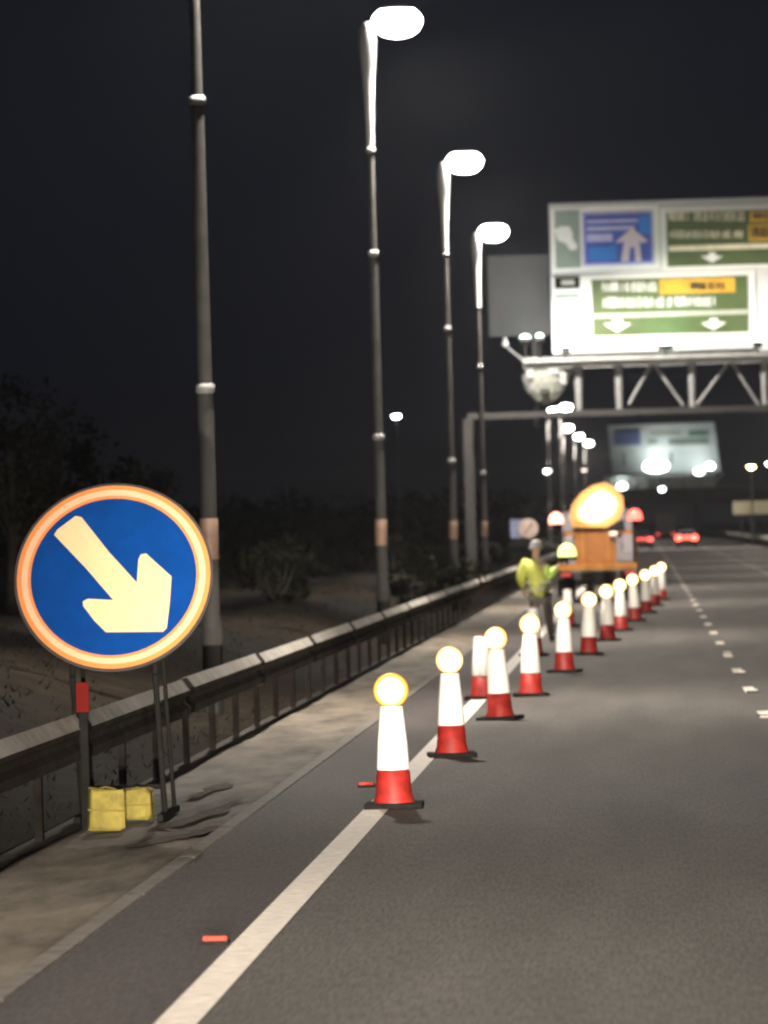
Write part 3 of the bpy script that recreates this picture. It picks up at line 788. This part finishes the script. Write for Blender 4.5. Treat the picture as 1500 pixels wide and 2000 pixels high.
hb = thing('pale_board', 'long pale board under the amber lamp at the picture edge', 'sign board', ((a.x + c.x) / 2, 452.6, 0))
obj('board', MB().box((0, 0, (a.z + c.z) / 2), (c.x - a.x, .1, a.z - c.z), ch=.03), mat('board_cream', (.62, .60, .46), .6, var=.15, scale=.5), hb)
for s in (-1, 1):
    obj('post', MB().tube((s * 1.2, .12, -.2), (s * 1.2, .12, a.z - .1), .06, n=8), M['gdark'], hb)

# ------------------------------------------------------------------ vehicles
M.update(
    tyre=mat('tyre', (.02, .02, .02), .9), rim=mat('rim', (.25, .25, .26), .4, .6),
    glass=mat('dark_glass', (.01, .012, .015), .4, spec=.15),
    carblue=mat('car_dark_blue', (.03, .035, .055), .3, .2), cargrey=mat('car_grey', (.14, .14, .15), .3, .3),
    tail=mat('tail_lamp', (.5, .02, .02), .3, emit=(1, .03, .02), es=40), taildim=mat('tail_lamp_dim', (.5, .04, .04), .3, emit=(1, .12, .10), es=4),
    brake=mat('brake_hot', (.6, .1, .05), .3, emit=(1, .18, .10), es=14),
    plate=mat('number_plate', (.6, .45, .05), .5),
    orange=mat('truck_orange', (.32, .115, .014), .5, var=.2, scale=2), orange2=mat('truck_amber_panel', (.42, .17, .02), .5, var=.2, scale=3),
    truckwhite=mat('truck_white', (.27, .25, .28), .4, var=.08, scale=2), chassis=mat('chassis', (.03, .028, .027), .7),
    arrow=mat('arrow_board_lamps', (.9, .8, .5), .3, emit=(1, .90, .66), es=8),
    glow=mat('arrow_board_halo', (.8, .3, .03), .4, emit=(1, .26, .03), es=1.1),
    beaconr=mat('beacon_red', (.7, .06, .05), .3, emit=(1, .10, .07), es=5), beaconp=mat('beacon_pink', (.8, .2, .16), .3, emit=(1, .33, .20), es=6),
)
def wheel(parent, x, y, r, w):
    o = obj('wheel', MB().lathe((x, y, r), [(r * .6, -w / 2), (r * .94, -w / 2), (r, -w * .3), (r, w * .3), (r * .94, w / 2), (r * .6, w / 2)], 18, 'X'), M['tyre'], parent)
    obj('rim', MB().lathe((x, y, r), [(r * .58, -w * .42), (r * .6, 0), (r * .58, w * .42)], 14, 'X'), M['rim'], o)
def car(px, Y, label, body, tailm, hot=None):
    p = at(px, 1050, Y)
    t = thing('car', label, 'car', (p.x, Y, 0), group='cars driving away')
    side = [(0, .32), (-.02, .62), (.03, .92), (.35, 1.0), (3.0, .96), (4.1, .74), (4.2, .5), (4.15, .25), (.1, .24)]
    obj('body', MB().prism(side, lambda u, v, k: Vector(((k * 2 - 1) * (.90 if v < .9 else .84), u, v))), body, t)
    cabp = [(.12, .98), (.45, 1.42), (1.1, 1.50), (2.1, 1.46), (3.0, .97)]
    obj('cabin', MB().prism(cabp, lambda u, v, k: Vector(((k * 2 - 1) * (.80 if v < 1.2 else .62), u, v))), body, t)
    obj('rear_window', MB().prism([(-.62, 1.03), (.62, 1.03), (.52, 1.36), (-.52, 1.36)], lambda u, v, k: Vector((u, .12 + (v - .98) * .75 - .03 + .02 * k, v))), M['glass'], t)
    for s in (-1, 1):
        obj('tail_lamp', MB().box((s * .66, -.01, .84), (.44, .07, .30), ch=.04), tailm, t)
    if hot: obj('brake_lamp', MB().box((0, -.02, .90), (.7, .06, .09), ch=.02), hot, t)
    obj('bumper', MB().box((0, -.03, .42), (1.72, .14, .22), ch=.04), M['rubber'], t)
    obj('number_plate', MB().box((0, -.06, .66), (.52, .02, .11)), M['plate'], t)
    for x in (-.76, .76):
        for y in (.75, 3.35): wheel(t, x, y, .31, .20)
car(1341, 455, 'car with bright red tail lamps alone in the middle lane', M['cargrey'], M['tail'], M['tail'])
car(1254, 440, 'dark car with dull pink tail lamps just right of the truck', M['carblue'], M['taildim'], M['taildim'])
LY = 700
p = at(1300, 1040, LY)
lo_ = thing('box_lorry', 'far box lorry with a pale beige rear between the red lamps', 'lorry', (p.x, LY, 0))
obj('box', MB().box((0, 3.5, 1.95), (2.5, 7, 2.5), ch=.04), mat('lorry_beige', (.62, .54, .44), .5, var=.1, scale=1), lo_)
for s in (-1, 1):
    obj('door', MB().box((s * .6, -.03, 1.95), (1.15, .04, 2.3)), mat('lorry_door', (.66, .57, .46), .5), lo_)
    obj('tail_lamp', MB().box((s * 1.0, -.06, .62), (.3, .06, .12)), M['taildim'], lo_)
obj('chassis', MB().box((0, 4.2, .58), (2.2, 8.4, .22)), M['chassis'], lo_)
obj('cab', MB().box((0, 8.5, 1.6), (2.3, 1.8, 2.2), ch=.1), M['truckwhite'], lo_)
for x in (-.95, .95):
    for y in (1.6, 8.4): wheel(lo_, x, y, .45, .28)

# works truck laying the cones
TY = 152.0
tx = at(1168, 1090, TY).x
tr = thing('works_truck', 'orange works truck with a glaring arrow board and red beacons', 'truck', (tx, TY, 0))
def tz(py): return at(1168, py, TY).z
obj('chassis', MB().box((0, 3.6, .72), (.95, 7.6, .22)).box((0, .5, .55), (1.9, .12, .12)), M['chassis'], tr)
obj('bed', MB().box((0, 2.4, 1.0), (2.25, 5.0, .16), ch=.02), M['orange'], tr)
obj('tail_platform', MB().box((0, -.45, .98), (2.2, .85, .15), ch=.02), M['orange2'], tr)
obj('rear_panel', MB().box((-.06, .12, tz(1072)), (1.16, .12, 1.05), ch=.02), M['orange'], tr)
for s in (-1, 1):
    obj('panel_rib', MB().box((-.06 + s * .36, .04, tz(1072)), (.07, .05, 1.0)), M['orange2'], tr)
    obj('side_post', MB().box((s * 1.04, .1, 1.75), (.10, .12, 1.40)), M['frame'], tr)
    obj('drop_side', MB().box((s * 1.10, 2.6, 1.35), (.05, 4.6, .52)), M['orange'], tr)
    obj('tail_lamp', MB().box((s * .9, -.88, .80), (.28, .05, .11)), mat('truck_tail', (.3, .02, .02), .4, emit=(1, .08, .05), es=.25), tr)
    obj('mudflap', MB().box((s * .92, .25, .42), (.5, .03, .5)), M['rubber'], tr)
    obj('locker', MB().box((s * .86, .45, 1.62), (.36, .45, .55), ch=.03), M['truckwhite'], tr)
obj('rear_bar', MB().box((0, .28, 1.95), (2.2, .10, .10)), M['orange2'], tr)
obj('cab', MB().prism([(5.2, .6), (5.2, 2.45), (5.4, 2.6), (6.6, 2.55), (7.2, 1.7), (7.35, .6)], lambda u, v, k: Vector(((k * 2 - 1) * 1.08, u, v))), M['truckwhite'], tr)
obj('rear_window', MB().box((0, 5.18, 2.05), (1.5, .03, .5)), M['glass'], tr)
pts = [(1129, 1018), (1129, 996), (1160, 965), (1178, 960), (1200, 972), (1205, 985), (1196, 1004), (1170, 1018)]
pc = [(1118, 1030), (1112, 1008), (1117, 986), (1136, 962), (1158, 948), (1182, 942), (1205, 952), (1217, 972), (1219, 994), (1209, 1016), (1186, 1030)]
ab = obj('arrow_board_and_halo', MB().prism([(at(x, y, TY).x - tx, at(x, y, TY).z) for x, y in pc], lambda u, v, k: Vector((u, -.07 + .10 * k, v))), radial('arrow_board_halo', at(1168, 990, TY).x - tx, at(1168, 990, TY).z, .86, [(0, (1, .5, .12), 1.6), (.6, (1, .36, .06), .9), (.8, (1, .24, .02), .25), (1, (1, .18, .01), .06)], 1.6), tr)  # outline and amber emission paint the orange halo round the board's lamps
obj('halo_back_plate', MB().prism([(at(x, y, TY).x - tx, at(x, y, TY).z) for x, y in pc], lambda u, v, k: Vector((u, .034 + .03 * k, v))), M['frame'], ab)
m = MB().prism([(at(x, y, TY).x - tx, at(x, y, TY).z) for x, y in pts], lambda u, v, k: Vector((u, -.075 - .03 * k, v)))
obj('lamp_field', m, radial('arrow_board_lamps', at(1168, 990, TY).x - tx, at(1168, 990, TY).z, .72, [(0, (1, .93, .74), 14), (.55, (1, .86, .55), 9), (.85, (1, .52, .15), 2.0), (1, (1, .36, .06), .9)], 14), ab)
obj('board_stand', MB().box((-.02, .12, 2.2), (.3, .08, .5)), M['frame'], tr)
for px, py, mt in ((1086, 1013, M['beaconp']), (1240, 1006, M['beaconr'])):
    q = at(px, py, TY)
    bo = obj('beacon', MB().box((q.x - tx, .05, q.z - .2), (.16, .16, .14), ch=.02), M['frame'], tr)
    obj('dome', MB().lathe((q.x - tx, .02, q.z - .14), [(.20, 0), (.20, .14), (.15, .25), (.06, .31), (0, .32)], 16), mt, bo)
q = at(1198, 1042, TY)
wl = obj('work_lamp', MB().box((q.x - tx, -.02, q.z), (.26, .12, .16), ch=.02), M['frame'], tr)
obj('lens', MB().box((q.x - tx, -.09, q.z), (.22, .03, .12), ch=.01), mat('work_lens', (.9, .7, .6), .3, emit=(1, .72, .55), es=.45), wl)
for x in (-.88, .88):
    for y in (1.4, 6.2): wheel(tr, x, y, .42, .28)

# small blue sign with a pale disc, left of the truck
sp_ = at(1032, 1032, 160)
ss = thing('temporary_sign', 'small blue plate and pale disc sign on the verge left of the truck', 'road sign', (sp_.x, 160, 0))
b0 = at(1008, 1033, 160)
obj('plate', MB().box((b0.x - sp_.x, .03, b0.z), (.34, .02, .56), ch=.005), mat('plate_blue', (.22, .25, .42), .5, var=.1, scale=5), ss)
obj('disc', MB().lathe((0, 0, sp_.z), [(.30, .0), (.30, -.02), (.29, -.025), (0, -.025)], 24, 'Y'), mat('disc_pale', (.62, .48, .42), .5, var=.15, scale=6), ss)
obj('bar', MB().box((0, -.04, sp_.z), (.05, .012, .42), ry=R(40)), mat('disc_bar', (.35, .16, .14), .5), ss)
obj('post', MB().tube((0, .05, -.1), (0, .05, sp_.z + .1), .03, n=8).tube((b0.x - sp_.x, .06, b0.z), (0, .06, b0.z), .02, n=6), M['frame'], ss)

# ------------------------------------------------------------------ the worker
def skin(name, joints, edges, mt, parent, root=0, sub=1):
    me = bpy.data.meshes.new(name)
    me.from_pydata([j[0] for j in joints], edges, [])
    me.materials.append(mt)
    o = bpy.data.objects.new(name, me); COL.objects.link(o); o.parent = parent
    sk = o.modifiers.new('skin', 'SKIN')
    for i, j in enumerate(joints):
        r = j[1]; me.skin_vertices[0].data[i].radius = r if isinstance(r, tuple) else (r, r)
    for i in range(len(joints)): me.skin_vertices[0].data[i].use_root = (i == root)
    ss_ = o.modifiers.new('sub', 'SUBSURF'); ss_.levels = sub; ss_.render_levels = sub
    sk.use_smooth_shade = True
    return o
M.update(skin=mat('skin', (.42, .26, .19), .6), hivis=mat('hivis_yellow', (.66, .70, .14), .6, var=.16, scale=6), hivisarm=mat('hivis_lime', (.52, .74, .16), .6, var=.12, scale=6),
         trousers=mat('work_trousers', (.21, .185, .165), .8, var=.25, scale=7), silver=mat('reflective_tape', (.72, .70, .64), .4), hat=mat('hard_hat', (.22, .22, .20), .5),
         boot=mat('boots', (.03, .025, .02), .7))
WY = 101.0
wp = at(1054, 1150, WY)
pe = thing('person', 'worker in yellow hi-vis suit and pale hat reaching towards the truck', 'person', (wp.x, WY, 0))
BULK = 1.15             # padded winter hi-vis over the figure
V = Vector
HIP = V((0.02, 0, .96)); CH = V((-.08, .05, 1.36)); NK = V((-.07, .07, 1.58)); HD = V((-.05, .10, 1.74))
shL, shR = V((-.27, .06, 1.50)), V((.12, .06, 1.49))
elL, wrL = V((-.36, .02, 1.22)), V((-.30, .20, 1.02))
elR, wrR = V((.09, .12, 1.17)), V((.36, .22, 1.44)); 
kL, aL = V((-.13, .03, .50)), V((-.17, -.06, .09)); kR, aR = V((.16, .07, .50)), V((.20, .02, .09))
body = [(HIP, (.15, .11)), (CH, (.16, .12)), (NK, .062), (HD, (.085, .10)), (HD + V((0, .01, .10)), (.07, .085)), (shL, .07), (elL, .048), (wrL, .032), (shR, .07), (elR, .048), (wrR, .032),
        (V((-.09, 0, .90)), .09), (kL, .062), (aL, .042), (aL + V((-.01, .17, -.05)), .04), (V((.11, .01, .90)), .09), (kR, .062), (aR, .042), (aR + V((.01, .17, -.05)), .04)]
be = [(0, 1), (1, 2), (2, 3), (3, 4), (1, 5), (5, 6), (6, 7), (1, 8), (8, 9), (9, 10), (0, 11), (11, 12), (12, 13), (13, 14), (0, 15), (15, 16), (16, 17), (17, 18)]
def hand(wr, d, up):
    d = d.normalized(); s = d.cross(up).normalized(); base = len(body)
    body.append((wr + d * .07, (.030, .020))); be.append((7 if wr is wrL else 10, base))
    for k, ln in enumerate((.065, .075, .070, .055)):
        i = len(body); o = s * (k - 1.5) * .021
        body.append((wr + d * .095 + o, .0095)); body.append((wr + d * (.095 + ln) + o - up * .02, .0085))
        be.extend([(base, i), (i, i + 1)])
    i = len(body)
    body.append((wr + d * .06 - s * .045, .011)); body.append((wr + d * .10 - s * .06, .010)); be.extend([(base, i), (i, i + 1)])
hand(wrL, V((.05, .15, -.2)), V((0, .6, .4)).normalized())
hand(wrR, V((.20, .10, .10)), V((-.3, 0, 1)).normalized())
skin('body', body, be, M['skin'], pe)
skin('jacket', [(HIP + V((0, 0, -.19)), (.225 * BULK, .17 * BULK)), (HIP + V((-.02, .01, .12)), (.20 * BULK, .16 * BULK)), (CH, (.205, .15)), (NK + V((0, -.01, -.05)), .10), (shL, .118), (elL, .095), (wrL + (elL - wrL) * .15, .062)],
     [(0, 1), (1, 2), (2, 3), (2, 4), (4, 5), (5, 6)], M['hivis'], pe)
skin('sleeve', [(shR, .118), (elR, .10), (wrR + (elR - wrR) * .12, .066)], [(0, 1), (1, 2)], M['hivisarm'], pe)
skin('trousers', [(HIP + V((0, 0, -.04)), (.17, .13)), (V((-.09, 0, .86)), .115), (kL, .09), (aL + V((0, 0, .03)), .072), (V((.11, .01, .86)), .115), (kR, .09), (aR + V((0, 0, .03)), .072)],
     [(0, 1), (1, 2), (2, 3), (0, 4), (4, 5), (5, 6)], M['trousers'], pe)
for a_ in (aL, aR):
    skin('boot', [(a_ + V((0, -.03, .06)), .058), (a_ + V((0, -.02, -.03)), .058), (a_ + V((0, .15, -.045)), .046)], [(0, 1), (1, 2)], M['boot'], pe)
obj('hard_hat', MB().lathe(HD + V((0, .0, .06)), [(.150, -.03), (.152, -.02), (.125, .0), (.120, .05), (.09, .11), (.04, .135), (0, .14)], 20, sy=1.15), M['hat'], pe)
for s in (-1, 1):
    obj('ear', MB().lathe(HD + V((s * .088, .005, .02)), [(.0, -.01), (.022, 0), (0, .01)], 8, 'X'), M['skin'], pe)
    obj('eye', MB().lathe(HD + V((s * .034, .096, .03)), [(0, -.01), (.013, 0), (0, .01)], 8, 'Y'), M['boot'], pe)
obj('nose', MB().lathe(HD + V((0, .10, .0)), [(.016, -.02), (.010, .02), (0, .03)], 8, 'Z'), M['skin'], pe)
obj('mouth', MB().box(HD + V((0, .095, -.045)), (.05, .012, .012), ch=.004), mat('lips', (.30, .12, .10), .6), pe)
for z, rr in ((1.02, .248), (1.14, .240)):
    c_ = HIP.lerp(CH, (z - .96) / .40)
    obj('reflective_tape', MB().lathe((c_.x, c_.y, z), [(rr, -.025), (rr + .004, -.02), (rr + .004, .02), (rr, .025)], 24, sy=.79), M['silver'], pe)
lw = at(1121, 1084, WY)
lb_ = thing('lime_beacon', 'glowing lime yellow dome lamp held up in the hand of the worker', 'lamp', (wp.x + wrR.x + .17, WY + wrR.y + .07, wrR.z + .10))
obj('base', MB().lathe((0, 0, 0), [(.17, 0), (.19, .02), (.19, .05), (.17, .06)], 20).tube((0, 0, -.10), (0, 0, .01), .02, n=8), M['rubber'], lb_)
obj('dome', MB().lathe((0, 0, .06), [(.175, 0), (.18, .05), (.165, .14), (.12, .21), (.06, .245), (0, .25)], 20), mat('lime_dome', (.5, .7, .2), .3, emit=(.80, 1.0, .34), es=1.5), lb_)

# ------------------------------------------------------------------ thin mist added for halos round the lamps: one closed box round the scene
hz = MB().box((0, 1200, 14), (1200, 2800, 32))
hm = bpy.data.materials.new('halo_mist'); hm.use_nodes = True
ht = hm.node_tree; ht.nodes.clear()
ho = ht.nodes.new('ShaderNodeOutputMaterial'); hv = ht.nodes.new('ShaderNodeVolumePrincipled')
hv.inputs['Color'].default_value = (.9, .93, 1, 1)
hv.inputs['Density'].default_value = .00012
hv.inputs['Anisotropy'].default_value = .7
ht.links.new(hv.outputs[0], ho.inputs['Volume'])
obj('added_haze', hz, hm, kind='stuff')
